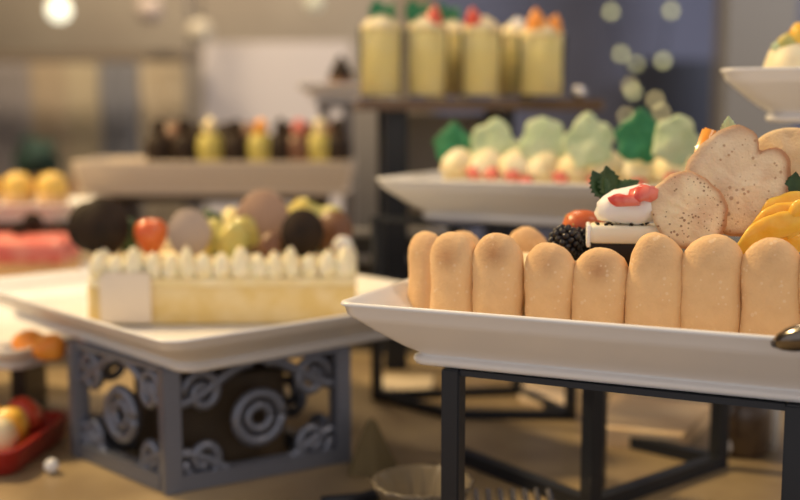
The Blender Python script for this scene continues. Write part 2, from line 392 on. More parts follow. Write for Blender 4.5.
wafer('tuile_wafer', 'plain beige wafer half hidden behind the large lobed one at the right edge', 790, 172, yw+.021, .0270, lambda a: 1+.03*math.sin(3*a)+.45*math.exp(-(((a%(2*PI))-4.71)/.75)**2), -.10, AF-.1, 6, bake=.3, m=PLAINW)
# candied orange strip, pale leaf tip
q = aty(699, 163, yw+.028)
tag(finish('orange_peel_strip', box((0,0,0), (.0095,.003,.042), 0, .0012), ORANGE, None, loc=q, rot=(-.1,.28,AF)), 'bright orange fruit strip standing behind the large wafer, left side', 'fruit')
q = aty(727, 140, yw+.028)
leaf('pale_leaf', 'tiny pale green leaf tip behind the top of the large wafer', q, (math.radians(85),0,.2), .014, .010, m=PGREEN)
# mango slices
def mango(label, a, b, y, w, dy, seed, m=MANGO):
    w *= 1.35
    A = aty(*a, y); B = aty(*b, y-dy); d = B-A; n = 16; bm = bmesh.new(); loops = []
    side = d.normalized().cross(Vector((0,-1,0))).normalized()
    if side.z < 0: side = -side
    for i in range(n+1):
        s = i/n; ww = w*max(.08, math.sin(PI*(.04+.92*s))**.6); c = A+d*s+side*(.006*math.sin(PI*s))
        fwd = d.normalized().cross(side)
        loops.append([c+side*(ww*math.cos(t_))*(.8 if math.cos(t_) > 0 else 1)+fwd*(ww*.36*math.sin(t_)) for t_ in [2*PI*k/14 for k in range(14)]])
    loft(bm, loops); 
    cen = (A+B)/2
    for v in bm.verts: v.co -= cen
    jitter(bm, .0012, 120, seed)
    return tag(finish('mango_slice', bm, m, None, loc=cen), label, 'fruit')
ym = fp(765, .082).y
mango('long yellow mango slice lying lowest, just above the ladyfingers at the right', (735, 250), (818, 222), ym-.002, .0062, .012, 1)
mango('middle mango slice fanned out above the lowest one', (744, 243), (818, 209), ym+.006, .0064, .008, 2)
mango('topmost mango slice rising steeply to the right edge', (754, 243), (812, 195), ym+.016, .0075, .006, 3)
mango('mango slice tip showing furthest right beside the large wafer', (785, 236), (830, 206), ym-.008, .0064, .008, 4)
q = aty(793, 203, ym+.020); leaf('mint_leaf', 'bit of dark green mint leaf at the right edge above the mango', q, (math.radians(70),0,-.6), .018, .013)
mango('low mango slice lying flat on the cream, mostly behind the ladyfinger above the spoon tip', (738, 256), (815, 246), ym+.002, .0060, .006, 5)
mango('low mango slice at the back of the mango heap, hidden by the others', (748, 252), (822, 238), ym+.016, .0060, .006, 6)
pm = fp(748, .100); bm = sphere(.028, (1.25,.85,.55), (0,0,0), 24, 14); jitter(bm, .002, 50, 4)
lm = Matrix.Rotation(-AF, 3, 'Z') @ Vector((pm.x-cake_c.x, pm.y-cake_c.y, 0))
finish('cream_mound', bm, CREAM, cb, loc=(lm.x, lm.y, CT-FZ-.001))
# serving spoon with dark polished tip resting on the plate rim
a = aty(772, 344, .530); bq = aty(880, 330, .500)
sp = thing('serving_tongs', 'dark shiny metal serving tongs whose rounded tip overlaps the plate rim at the right edge', 'tongs', a)
d = (bq-a); r_ = [.0016,.0042,.0058,.0066,.0070,.0072,.0070,.0064,.0056,.0048,.0042]
bm = bmesh.new(); add_tube(bm, [d*(i/10)*.85+Vector((0,0,.0015*math.sin(i/10*PI))) for i in range(11)], r_, 18)
finish('tip', bm, DARKCHROME, sp)
bm = bmesh.new(); add_tube(bm, [d*.84, d*1.3+Vector((0,0,.002)), d*2.0+Vector((0,-.02,-.01)), d*2.6+Vector((0,-.05,-.025))], .0042, 12); finish('handle', bm, DARKCHROME, sp)
# ------------------------------------------------------------------ middle plate, cream cakes with pale green leaves
AM = math.radians(-27); ZM = .944
cM = onz(370, 180, .9775)
mid_plate, (OM, UM, VM) = place_plate('serving_plate', 'white porcelain plate in the middle distance with cream cakes and pale green leaves', (cM.x, cM.y), AM, .40, .17, ZM-.006, h=.0395)
MM = [(-.0235, 1.108), (.050, 1.035), (.163, 1.035), (.122, 1.130)]
stand('plate_stand', 'thin black wire stand under the middle plate with pale green leaves', MM, T, ZM-.006, .009)
cc = OM+UM*.185+VM*.083
ck = thing('cream_cake_bar', 'long cream cake with red fruit pieces and pale green leaves on the middle plate', 'cake', (cc.x, cc.y, ZM+.0105), AM)
finish('sponge', rslab(.27, .07, [(.002,0),(0,.002),(0,.024),(.002,.026)], .01), CREAM, ck)
rnd = random.Random(7)
def dollop_bm(r, h, lobes=6, amp=.12):
    return lathe([(r*a, h*b) for a, b in ((.6,0),(.95,.08),(1,.28),(.90,.52),(.70,.72),(.46,.87),(.2,.97),(.03,1))], 24, lobes, amp, 120)
first = None
for i in range(9):
    for j in (0, 1):
        x = -.120+i*.0295+j*.012; yy = -.020+j*.030
        if first is None: o = finish('cream_dollop', dollop_bm(.0195, .027, 6, .06), CREAM, ck); first = o
        else: o = first.copy(); C.objects.link(o); o.parent = ck
        o.location = (x, yy, .0255); o.rotation_euler = (0,0,i*1.3)
for x in (-.098,-.080,-.060,-.046,-.012,.021,.060,.090):
    bm = sphere(.006, (1.3,.8,1), u=12, v=8); jitter(bm, .001, 100, x*99); finish('red_fruit_piece', bm, REDG, ck, loc=(x, -.0365, .026+.004*math.sin(x*300)))
def ruffle_leaf(label, px, py, R, m, yaw, seed, y):
    return wafer('ruffled_leaf', label, px, py, y, R, lambda a: .84+.07*math.sin(5*a+seed)+.03*math.sin(9*a)+.16*math.exp(-((a-1.6)/.5)**2), -.2, yaw, seed, th=.006, m=m, cat='garnish')
lab = ['deep green leaf at the left end of the middle plate', 'pale green ruffled leaf just right of the deep green one on the middle plate',
       'pale green ruffled leaf at the centre of the middle plate', 'pale green ruffled leaf left of the tall dark green leaf on the middle plate',
       'tall dark green leaf near the right of the middle plate', 'pale green ruffled leaf behind the top of the large wafer']
for i, (px, py, R, m) in enumerate(((453,146,.0225,DLEAF),(493,147,.0275,PGREEN),(543,144,.0265,PGREEN),(589,143,.0265,PGREEN),(640,139,.0250,DLEAF),(676,142,.0235,PGREEN))):
    ruffle_leaf(lab[i], px, py, R, m, AM*.5, i*1.7, 1.108-.034*i)
# ------------------------------------------------------------------ left plate with cream cake
ZL = .848; AL = math.radians(42)
cb_ = onz(165, 345, ZL+.033)
left_plate, (OL, UL, VL) = place_plate('serving_plate', 'white porcelain plate on the silver scrollwork stand at the left', (cb_.x+.002, cb_.y), AL, .31, .385, ZL)
# silver scroll stand
ls = [(-.176,.828), (-.050,.905), (-.147,1.000), (-.273,.923)]
def scroll_stand(name, label, cs, z0, z1, t, m):
    r = stand(name, label, cs, z0, z1, t, m)
    cx = sum(c[0] for c in cs)/4; cy = sum(c[1] for c in cs)/4; h = z1-z0
    for i in range(4):
        a = Vector((cs[i][0]-cx, cs[i][1]-cy, 0)); b = Vector((cs[(i+1)%4][0]-cx, cs[(i+1)%4][1]-cy, 0)); d = b-a; W = d.length; d.normalize()
        bm = bmesh.new()
        def P(s, z): return a+d*(s*W)+Vector((0,0,z*h))
        def circ(cs_, cz, rr, a0=0, a1=2*PI, n=20, grow=0):
            return [P(cs_+(rr+grow*k/n)*math.cos(a0+(a1-a0)*k/n)/W*h, cz+(rr+grow*k/n)*math.sin(a0+(a1-a0)*k/n)) for k in range(n+1)]
        add_tube(bm, circ(.5, .5, .20), .0048, 6); add_tube(bm, circ(.5, .5, .10), .0040, 6)
        for sx in (-1, 1):
            for sz in (-1, 1):
                # C scrolls in each corner
                pts = []
                for k in range(25):
                    th = k/24*2.6*PI; rr = .20*(1-k/34)
                    pts.append(P(.5+sx*(.32-0+rr*math.cos(th)*.55), .5+sz*(.27+rr*math.sin(th)*.9)))
                add_tube(bm, pts, .0042, 6)
                add_tube(bm, [P(.5+sx*(.04+.42*k/12), .5+sz*(.46-.26*math.sin(k/12*PI/2)**2)) for k in range(13)], .0045, 6)
        finish('scroll_panel', bm, m, r)
    return r
scroll_stand('scrollwork_stand', 'silver metal stand with openwork scroll sides under the left plate', ls, T, ZL, .014, SILVER)
q = Vector(((ls[0][0]+ls[2][0])/2, (ls[0][1]+ls[2][1])/2))
tag(finish('shade_box', box((0,0,.040), (.100,.088,.080), 0, .002), mat('shade_brown', (.06,.042,.025), .5, col2=(.09,.062,.035), nscale=12), None, smooth=False, loc=(q.x, q.y, T), rot=(0,0,math.atan2(ls[1][1]-ls[0][1], ls[1][0]-ls[0][0]))), 'dark box added inside the silver scrollwork stand for its shaded interior', 'box')  # added dark filler; its brown stands in for the shade under the plate
# cake
zc = ZL+.0105
a = onz(143, 326, zc+.002); b = onz(352, 318, zc+.002); a = Vector((-.270, .944, 0)); angc = math.radians(2); Lc = .232
uc = Vector((math.cos(angc), math.sin(angc))); vc = Vector((-uc.y, uc.x)); Wc = .100
c0 = Vector((a.x, a.y))+uc*Lc/2+vc*Wc/2
lc = thing('cream_cake', 'rectangular yellow sponge cake edged with cream dollops on the left plate', 'cake', (c0.x, c0.y, zc), angc)
finish('sponge', rslab(Lc, Wc, [(.001,0),(0,.0015),(0,.032),(.001,.033)], .006), mat('custard_sponge', (.74,.55,.22), .7, col2=(.80,.64,.34), nscale=45, bump=.4, bscale=150), lc)
finish('cream_layer', rslab(Lc, Wc, [(.0008,.0328),(-.0004,.034),(.0002,.039),(.003,.041)], .008), CREAM, lc)
bm = rslab(.044, .004, [(.0003,.002),(0,.004),(0,.041),(.0025,.046)], .001); finish('upper_tier', rslab(Lc-.034, Wc-.036, [(.001,.0405),(0,.042),(0,.052),(.003,.0545)], .01), CREAM, lc); finish('white_panel', bm, mat('blush_cream', (.74,.64,.52), .5), lc, loc=(-Lc/2+.034,-Wc/2-.0022,0), rot=(0,0,-.03))
first = None
nfx = 15
for i in range(nfx):
    for row in (0, 1):
        x = -Lc/2+.010+i*(Lc-.02)/(nfx-1); yy = (-Wc/2+.008, Wc/2-.010)[row]
        if first is None: o = first = finish('cream_dollop', dollop_bm(.0088, .0235, 5, .10), mat('pale_cream', (.86,.80,.60), .5, sss=.2, col2=(.84,.74,.46), nscale=40), lc)
        else: o = first.copy(); C.objects.link(o); o.parent = lc
        o.location = (x+.001*math.sin(i*5), yy, .0402); o.rotation_euler = (0,0,i); q_ = 1+.13*math.sin(i*7.3+row); o.scale = (q_*.95, q_*.95, 1+.16*math.sin(i*4.1+row*2))
for k in range(3):
    o = first.copy(); C.objects.link(o); o.parent = lc; o.location = (-Lc/2+.010, -Wc/2+.029+k*.020, .0402)
def lw(lx, ly, lz): return Vector((c0.x, c0.y, zc+lz)) + Vector((uc.x*lx+vc.x*ly, uc.y*lx+vc.y*ly, 0))
def onrow(px, ly):   # point on the left cake top in picture column px
    k = (px-400)/FPX/.99; A = c0+vc*ly; t = (k*A.y-A.x)/(uc.x-k*uc.y); A = A+uc*t; return Vector((A.x, A.y, zc+.0551))
def disc_thing(name, label, p, R, m, th=.006, tilt=0, yaw=0, cat='garnish'):
    R *= 1.12; bm = lathe([(R*.96,-th/2),(R,-th/4),(R,th/4),(R*.96,th/2)], 32); bmesh.ops.rotate(bm, verts=bm.verts[:], matrix=Matrix.Rotation(PI/2, 3, 'X'))
    bmesh.ops.translate(bm, verts=bm.verts[:], vec=(0,0,R)); bmesh.ops.scale(bm, verts=bm.verts[:], vec=(.92,1,1.04)); jitter(bm, .001, 60, R*1000)
    return tag(finish(name, bm, m, None, loc=p, rot=(tilt,0,yaw)), label, cat)
disc_thing('chocolate_disc', 'larger dark chocolate disc left of the orange-red fruit on the cream cake', onrow(104,-.012), .0225, CHOC, .012, -.12, .1)
disc_thing('chocolate_disc', 'dark chocolate disc behind the pair at the far left end of the cream cake', onrow(93,.022), .0205, CHOC, .010, -.3, .3)
disc_thing('chocolate_disc', 'dark chocolate disc right of the round pinkish wafer on the cream cake', onrow(303,-.020), .0185, CHOC, .008, -.15, .1)
disc_thing('chocolate_disc', 'dark chocolate disc furthest right on the cream cake', onrow(333,.004), .017, CHOCL, .008, -.15, -.3)
disc_thing('oval_wafer', 'grey-beige upright wafer beside the orange-red fruit on the left cake', onrow(190,-.020), .0185, mat('grey_wafer', (.44,.34,.27), .6), .005, -.15, .1)
disc_thing('round_wafer', 'pinkish brown round wafer standing among the fruit on the left cake', onrow(263,.012), .0245, mat('brown_wafer', (.42,.26,.17), .6), .006, -.15, .05)
q = onrow(152,-.012); strawberry(q, .0165, (0,0,0), 'orange-red fruit ball with a glossy top on the left end of the cream cake', name='glazed_fruit', m=mat('orange_red_fruit', (.66,.11,.02), .25, col2=(.72,.18,.03), nscale=50, coat=.5), seeds=False)
fl = [(214,.0,.0135,YELLOW,'yellow fruit chunk'),(232,-.012,.0130,YELLOW,'yellow-green fruit chunk'),(246,.02,.0145,YELLOW,'taller yellow fruit chunk'),(238,.035,.017,MOUSSE,'pale yellow fruit chunk'),(218,.035,.017,LEAF,'green fruit piece'),(290,.036,.018,LEAF,'green fruit piece'),(306,.03,.021,YELLOW,'light yellow fruit chunk'),(326,.032,.018,YELLOW,'yellow-green grape'),(343,.0,.0080,WCREAM,'small white cream ball'),(270,-.02,.010,CHOCL,'brown chocolate chunk'),(128,.03,.013,LEAF,'green leaf piece')]
pos_ = ['just right of the grey wafer','next to the pinkish wafer at the front','directly left of the pinkish wafer','at the back left of the pinkish wafer','at the back behind the grey wafer','behind the right side of the pinkish wafer','behind the right chocolate disc','behind the last chocolate disc','at the right end of the fruit row','left of the right chocolate disc','behind the orange-red fruit']
for (px, ly, R, m, nm), ps in zip(fl, pos_):
    R *= 1.12; bm = sphere(R, (1,.8,1.1), (0,0,R*1.05), 16, 10); jitter(bm, R*.25, 60, px)
    tag(finish('leaf_piece' if 'leaf' in nm else 'cream_ball' if 'ball' in nm else 'chocolate_chunk' if 'chunk' in nm and m is CHOCL else 'fruit_chunk', bm, m, None, loc=onrow(px, ly)+Vector((0,0,-.002))), nm+' on the left cake, '+ps, 'garnish')
# ------------------------------------------------------------------ verrines on a dark raised slab
ZS = 1.0435; YS = 1.30
sc_ = aty(470, 105, YS)
gs = thing('riser_stand', 'dark brown slab on black legs holding the row of dessert glasses', 'stand', (sc_.x+.004, YS, T), .10)
finish('slab', rslab(.275, .13, [(.001,ZS-T),(0,ZS-T+.001),(0,ZS-T+.011),(.001,ZS-T+.012)], .004), mat('dark_slab', (.12,.07,.035), .2, coat=.3), gs, smooth=False)
for sx in (-.095, .03):
    for sy in (-.045, .045):
        finish('leg', box((sx, sy, (ZS-T)/2), (.026 if sx < 0 else .016, .014, ZS-T)), BLACK, gs, smooth=False)
finish('cross_panel', box((-.03,.052,ZS-T-.05), (.12,.006,.09)), mat('grey_panel', (.20,.18,.16), .5), gs, smooth=False)
ZS2 = ZS+.012
def verrine(label, px, y, r, h, fill, tops, seed):
    q = aty(px, 100, y); t = thing('dessert_glass', label, 'dessert', (q.x, y, ZS2+.0004))
    finish('glass_cup', lathe([(r*.80,0),(r*.92,.001),(r,h),(r*.97,h),(r*.90,.004),(r*.3,.0038)], 32), GLASS, t)
    finish('mousse', lathe([(r*.80,.0045),(r*.885,.006),(r*.955,h*fill),(r*.90,h*fill+.002),(r*.3,h*fill+.003)], 32), MOUSSE, t)
    finish('cream_swirl', lathe([(r*.88,h*fill+.0035),(r*.86,h*fill+.008),(r*.6,h*fill+.015),(r*.25,h*fill+.021)], 24, 6, .08, 100), CREAM, t)
    for kind, dx, dz, s in tops:
        if kind == 'leaf':
            finish('mint_leaf', leaf_bm(s, s*.8, curl=.2), DLEAF, t, loc=(dx-.004,-.004,h*fill+.012+dz), rot=(math.radians(80),0,.4)); finish('mint_leaf', leaf_bm(s, s*.8, curl=.2), DLEAF, t, loc=(dx+.003,0,h*fill+.010+dz), rot=(math.radians(80),.5,-.6))
        elif kind == 'ball':
            finish('sugar_ball', sphere(s, loc=(dx,-.01,h*fill+.016+dz)), WCREAM, t)
        else:
            bm = lathe([(s*a, s*b) for a, b in ((.1,0),(.8,.1),(.95,.5),(.75,1.1),(.4,1.7),(.05,2.1))], 14); finish('strawberry_piece', bm, ORANGE if kind == 'or' else RED, t, loc=(dx,-.006,h*fill+.008+dz), rot=(.2,dx*20,0))
    return t
verrine('leftmost dessert glass of yellow mousse topped with green leaves', 381, 1.25, .0250, 0.077, .93, [('leaf',0,0,.026)], 1)
verrine('second dessert glass of yellow mousse, topped with red fruit and green leaves', 427, 1.25, .0235, 0.077, .93, [('red',.006,0,.011),('leaf',-.012,0,.026)], 2)
verrine('dessert glass set back between the second and third, topped with dark leaves', 452, 1.315, .0235, 0.077, .93, [('leaf',-.008,.002,.026)], 5)
verrine('third front dessert glass, topped with a slim red strawberry piece', 481, 1.25, .0235, 0.075, .93, [('red',-.008,0,.011)], 3)
verrine('dessert glass at the back right carrying a small pale sugar ball', 516, 1.30, .0240, 0.073, .93, [('ball',0,0,.0085)], 6)
verrine('rightmost dessert glass topped with orange-red fruit on the dark slab', 541, 1.25, .0265, 0.069, .93, [('or',-.006,0,.013),('or',.010,-.002,.011)], 4)
q = aty(583, 92, 1.26); bm = sphere(.008, loc=(0,0,.008))
tag(finish('reflection_bead', bm, CHROME, None, loc=(q.x-.004, 1.262, ZS2)), 'small shiny ball at the right tip of the dark slab', 'ball')  # added ball in place of a bright reflection on the slab
# ------------------------------------------------------------------ top right plate on tall stand
ZT = 1.0335
cT = aty(719, 76, .80)
tp, (OT, UT, VT) = place_plate('serving_plate', 'white porcelain plate high up at the top right, seen from slightly below', (cT.x, cT.y), math.radians(-18), .32, .13, ZT, h=.037)
tc0 = OT+UT*.17+VT*.065
su, sv = UT*.085, VT*.02
stand('tall_plate_stand', 'tall black stand under the high plate at the top right, mostly beyond the frame',
      [tuple(tc0+UT*-.07-sv), tuple(tc0+su-sv), tuple(tc0+su+sv), tuple(tc0+UT*-.07+sv)], T, ZT, .010)
q = OT+UT*.052+VT*.058
pf = thing('cream_puff', 'pale round pastry topped with yellow fruit on the high plate at the top right', 'pastry', (q.x, q.y, ZT+.0145))
bm = rslab(.042, .042, [(.004,0),(0,.004),(0,.026),(.003,.038),(.010,.044)], .016); jitter(bm, .002, 60, 2); finish('pastry_body', bm, CREAM, pf)
for i, (x, z, m, s, nm) in enumerate(((-.010,.041,YELLOW,.007,'yellow_fruit'),(.000,.045,MANGO,.009,'yellow_fruit'),(.010,.047,RED,.006,'red_fruit'),(.016,.044,MANGO,.009,'yellow_fruit'),(-.016,.037,PGREEN,.006,'green_fruit'))):
    bm = sphere(s, (1,1,1.1)); jitter(bm, .002, 90, i); finish(nm, bm, m, pf, loc=(x*.8,-.006,z+.003))
# ------------------------------------------------------------------ back rows, left and centre
def simple_plate(label, px0, px1, py, y, W, h=.030, z=None, ang=0, flare=.022, m=None):
    a = aty(px0, py, y); b = aty(px1, py, y); L = b.x-a.x; zt = a.z if z is None else z
    o = finish('serving_plate', plate_bm(L, W, h=h, flare=flare), m or PORC, None, loc=((a.x+b.x)/2, y+W/2, zt-h), rot=(0,0,ang)); tag(o, label, 'plate'); return o, zt-h
def riser(label, o, zb, L, W, m, name='riser_block'):
    x, y, _ = o.location; rr = thing(name, label, 'stand', (x, y, T))
    finish('block_top', box((0,0,zb-T-.006), (L,W,.012), 0, .002), m, rr, smooth=False)
    for sx in (-1,1): finish('side_panel', box((sx*(L/2-.01),0,(zb-T-.012)/2), (.014,W*.9,zb-T-.012)), m, rr, smooth=False)
    return rr
DW = mat('dark_wood', (.045,.03,.02), .5)
# long plate of chocolate desserts
o, zb = simple_plate('long white plate coloured as in warm shade in the back holding a row of chocolate desserts', 68, 352, 163, 1.55, .17, h=.046, flare=.008, m=mat('shaded_porcelain', (.66,.55,.42), .4))  # white plate; its warm dim shade is put into the beige colour
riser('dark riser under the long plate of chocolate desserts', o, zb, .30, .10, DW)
rnd = random.Random(12); zz = zb+.0235
specs = [(163,'choc'),(188,'choc'),(213,'yel'),(238,'choc'),(262,'yelr'),(282,'choc'),(300,'red'),(320,'yel'),(338,'choc')]
names = ['leftmost in the back row','second in the back row','yellow one left of centre in the back row','third dark one in the back row','orange-topped yellow one in the back row','dark one right of the orange-topped one in the back row','pink-topped one in the back row','yellow one near the right end of the back row','dark one at the right end of the back row']
for (px, k), nm in zip(specs, names):
    px = 345-(345-px)*1.02; q = aty(px, 150, 1.60); t = thing('petit_four', ('chocolate' if k == 'choc' else 'cream')+' petit four, '+nm, 'dessert', (q.x, 1.60, zz), rnd.uniform(-.2,.2))
    m = CHOC if k == 'choc' else mat('pistachio_cream', (.50,.42,.10), .5) if k != 'red' else CHOCL
    finish('cake_base', lathe([(.017,0),(.019,.002),(.020,.046),(.015,.060),(.002,.064)], 18), m, t)
    bm = sphere(.010, (1,1,1.3)); jitter(bm, .003, 70, px)
    finish('fruit_top', bm, {'choc':CHOC,'yel':CREAM,'yelr':ORANGE,'red':PINK}[k] if px not in (282,338) else PINK, t, loc=(0,0,.071))
# second row of dark pieces behind them
for i, px in enumerate((175, 200, 226, 250, 292, 310, 330)):
    q = aty(px, 150, 1.66); bm = lathe([(.017,0),(.021,.002),(.021,.055),(.012,.074),(.001,.078)], 16); jitter(bm, .002, 60, i)
    tag(finish('chocolate_cone', bm, CHOC if i%3 else CHOCL, None, loc=(q.x, 1.655, zz)), 'dark chocolate piece in the second row of the back plate, '+('leftmost','second from left','third from left','centre','third from right','second from right','rightmost')[i], 'dessert')
# small high plate with chocolate cake
o, zb = simple_plate('small white plate raised at the back with a dark chocolate cake', 296, 372, 84, 1.65, .09, h=.024)
riser('grey riser under the small plate with the chocolate cake', o, zb, .055, .05, mat('grey_riser', (.20,.18,.17), .6))
q = aty(341, 80, 1.69)
c_ = thing('chocolate_cake', 'dark chocolate mound on a tan base on the small raised plate', 'cake', (q.x, 1.69, zb+.0105))
finish('cake_base', lathe([(.018,0),(.022,.002),(.021,.020),(.018,.022)], 20), CHOCL, c_)
finish('chocolate_mound', lathe([(.017,.0222),(.017,.030),(.010,.044),(.004,.056),(.001,.058)], 18, 5, .12, 60), CHOC, c_)
# yellow dessert, far left
o, zb = simple_plate('plate at the far left edge with yellow custard desserts', -60, 75, 205, 1.40, .13, h=.024)
riser('dark riser under the plate with yellow custard desserts', o, zb, .10, .09, DW)
for i, px in enumerate((-14, 20, 54)):
    q = aty(px, 205, 1.46); t = thing('custard_tart', ('custard tart cut by the left photo edge','middle yellow custard tart at the far left','yellow custard tart nearest the long plate')[i], 'dessert', (q.x, 1.455, zb+.0105))
    finish('crust', lathe([(.016,0),(.018,.001),(.022,.024),(.0205,.024)], 20, 12, .04), TAN, t)
    finish('custard', lathe([(.0195,.0235),(.0202,.025),(.019,.042),(.011,.050),(.001,.052)], 20), mat('egg_custard', (.78,.50,.10), .4, coat=.2), t)
# pink glazed cake
zp = .872
a = aty(-40, 262, 1.22); b = aty(82, 262, 1.22)
o, zb = simple_plate('plate at the left edge carrying the pink glazed cake', -90, 92, 281, 1.27, .15, h=.026)
riser('dark riser under the plate with the pink cake', o, zb, .13, .10, DW)
q = aty(13, 280, 1.33); pk = thing('pink_cake', 'tan cake with thick pink-red glaze at the left edge', 'cake', (q.x-.02, 1.335, zb+.0098))
L_ = .185
finish('sponge', rslab(L_, .08, [(.001,0),(0,.001),(0,.032),(.001,.033)], .012), mat('tan_sponge', (.62,.36,.15), .7), pk)
bm = rslab(L_, .08, [(.001,.0332),(-.001,.036),(-.001,.050),(.004,.059),(.014,.063)], .014); jitter(bm, .002, 50, 5); finish('pink_glaze', bm, PINK, pk)
for i, (px, y_) in enumerate(((36, 1.365),(22,1.345))):
    q = aty(px, 220, y_); disc_thing('chocolate_disc', ('tall dark chocolate piece standing on the pink cake','short dark chocolate piece on the pink cake')[i], Vector((q.x, y_-.012, zb+.0095+.0615)), (.012,.008)[i], CHOC, .008)
# ------------------------------------------------------------------ lower left plates and food
q = onz(20, 378, .80)
o = finish('serving_plate', plate_bm(.26, .18, h=.022, flare=.02), PORC, None, loc=(-.40, 1.07, .815), rot=(0,0,math.radians(-30))); tag(o, 'low white plate behind the silver stand, lower left, with orange fruit', 'plate')
riser('low dark riser under the plate with orange fruit', o, .815, .09, .07, DW)
for i, (px, py, nm) in enumerate(((50, 356, 'orange fruit piece left of the silver stand, on the low plate'), (88, 362, 'orange fruit piece seen through the silver stand'),(30,352,'third orange fruit piece near the left edge on the low plate'))):
    q = onz(px, py+4, .826); bm = sphere(.013, (1.2,.9,.9), (0,0,.011), 16, 10); jitter(bm, .003, 60, i)
    tag(finish('orange_segment', bm, ORANGE, None, loc=(q.x, q.y, .8262)), nm, 'fruit')
# red tray with fruit salad at the very left
tr = onz(-12, 458, T+.012)
t = thing('red_tray', 'red-rimmed tray on the table at the lower left edge', 'tray', (tr.x-.035, tr.y+.05, T), math.radians(-5))
finish('tray_base', rslab(.13, .12, [(.003,0),(0,.002),(-.004,.020),(-.005,.022),(.001,.022),(.003,.008),(.006,.006)], .015), mat('red_lacquer', (.35,.02,.015), .3, coat=.3), t)
cols = [MANGO, RED, CREAM, YELLOW, RED, MANGO, CREAM, MANGO, RED, YELLOW]
pls = ['front left','front centre','front right','middle left','middle','middle right','back left','back centre','back right','top']
for i in range(10):
    x = (i%3-1)*.036; yy = (i//3-1)*.032; z = T+.0065 + (0 if i < 9 else .030); 
    if i == 9: x = 0; yy = 0
    r_ = .017; bm = sphere(r_, (1,.9,1), (0,0,r_), 16, 10); jitter(bm, .002, 60, i)
    tag(finish('fruit_piece', bm, cols[i], None, loc=(t.location.x+x, t.location.y+yy, z+.001)), {MANGO:'yellow',RED:'red',CREAM:'cream coloured',YELLOW:'yellow-green'}[cols[i]]+' fruit piece in the red tray, '+pls[i]+' place', 'fruit')
# ------------------------------------------------------------------ things low on the table
def stand_open(name, label, feet, z0, h, t, curve=None):
    r = thing(name, label, 'stand', (*feet[1], z0)); o0 = Vector((*feet[1], 0))
    for i, f in enumerate(feet):
        c = Vector((*f, 0))-o0
        finish('leg', box((c.x, c.y, h/2), (t, t, h), .6), BLACK, r, smooth=False)
    for a, b in zip(feet, feet[1:]):
        A = Vector((*a, 0))-o0; B = Vector((*b, 0))-o0; d = (B-A).normalized()*t/2
        bm = bmesh.new(); add_bar(bm, A+d+Vector((0,0,t/2)), B-d+Vector((0,0,t/2)), t*.95); finish('bottom_rail', bm, BLACK, r, smooth=False)
        bm = bmesh.new(); add_bar(bm, A+d+Vector((0,0,h-t/2)), B-d+Vector((0,0,h-t/2)), t*.95); finish('top_rail', bm, BLACK, r, smooth=False)
    return r
B_ = onz(718, 467, T); C_ = onz(604, 440, T)
A_ = onz(628, 500, T)
D_ = onz(453, 458, T)
stand_open('plate_stand', 'black stand behind the nearest one, its rails meeting at the floor right of centre', [(D_.x, D_.y), (.1395,.785),(B_.x,B_.y),(C_.x-.008,C_.y+.004)], T, .124, .011)
# curved dark rail running to the lower left
g = [onz(441,468,T+.005), onz(425,475,T+.005), onz(398,490,T+.005), onz(370,498,T+.005), onz(330,502,T+.005)]
tag(finish('curved_tongs', tube([x-g[0] for x in g], .0050, 8), BLACK, None, loc=g[0]+Vector((-.006,-.004,.001))), 'dark curved rod of serving tongs lying on the table, left of the nearest stand', 'tongs')
# pale wooden boards on the table
def board(label, pts, h=.014, m=TAN, name='serving_board'):
    w_ = [onz(px, py, T+h) for px, py in pts]; c = sum(w_, Vector())/len(w_); bm = bmesh.new()
    loft(bm, [[(p.x-c.x, p.y-c.y, z) for p in w_] for z in (.0005, h)]); 
    return tag(finish(name, bm, m, None, smooth=False, loc=(c.x, c.y, T)), label, 'board')
board('pale wooden serving board on the table under the right half of the nearest plate', [(600,428),(682,436),(712,404),(612,392)], .016, mat('pale_board', (.88,.66,.40), .5, col2=(.82,.58,.33), nscale=20))
board('small pale card lying on the table, seen between the black legs', [(519,398),(572,412),(573,392),(520,382)], .004, mat('pale_card', (.75,.60,.44), .6), 'place_card')
board('white strip of folded napkin between the left stand and the black stand', [(372,392),(430,392),(434,376),(376,376)], .004, mat('napkin', (.62,.52,.38), .8), 'napkin')
# glass jar / tumbler lower right
q = onz(752, 462, T)
gl = thing('brown_jar', 'brown glass jar with pale side standing on the table at the lower right', 'jar', (q.x+.001, q.y+.03, T))
finish('jar_body', lathe([(.021,0),(.024,.002),(.024,.044),(.021,.050),(.015,.053)], 24), mat('brown_glass', (.10,.065,.04), .15, coat=.5), gl)
finish('jar_lid', lathe([(.018,.0535),(.018,.062),(.015,.064)], 24), DARKCHROME, gl)
q = onz(775, 455, T)
tag(finish('glass_tumbler', lathe([(.008,0),(.009,.001),(.010,.055),(.009,.055),(.0078,.004),(.002,.004)], 24), mat('milky_glass', (.75,.72,.66), .2, trans=.3), None, loc=(q.x, q.y+.02, T)), 'narrow pale glass tumbler beside the brown jar', 'glass')
for i, (px, py) in enumerate(((728,424),(727,444))):
    q = aty(px, py, onz(px, 458, T).y+.03*(1-i)); 
    zc_ = (.009, .028)[1-i]
    tag(finish('highlight_ball', sphere(.009), mat('highlight_white', (.92,.90,.85), .1), None, loc=(q.x, onz(727,455,T).y, T+zc_)), ('upper white ball standing in for a highlight beside the brown jar','lower white ball standing in for a highlight beside the brown jar')[i], 'ball')  # white balls added in place of two specular highlights
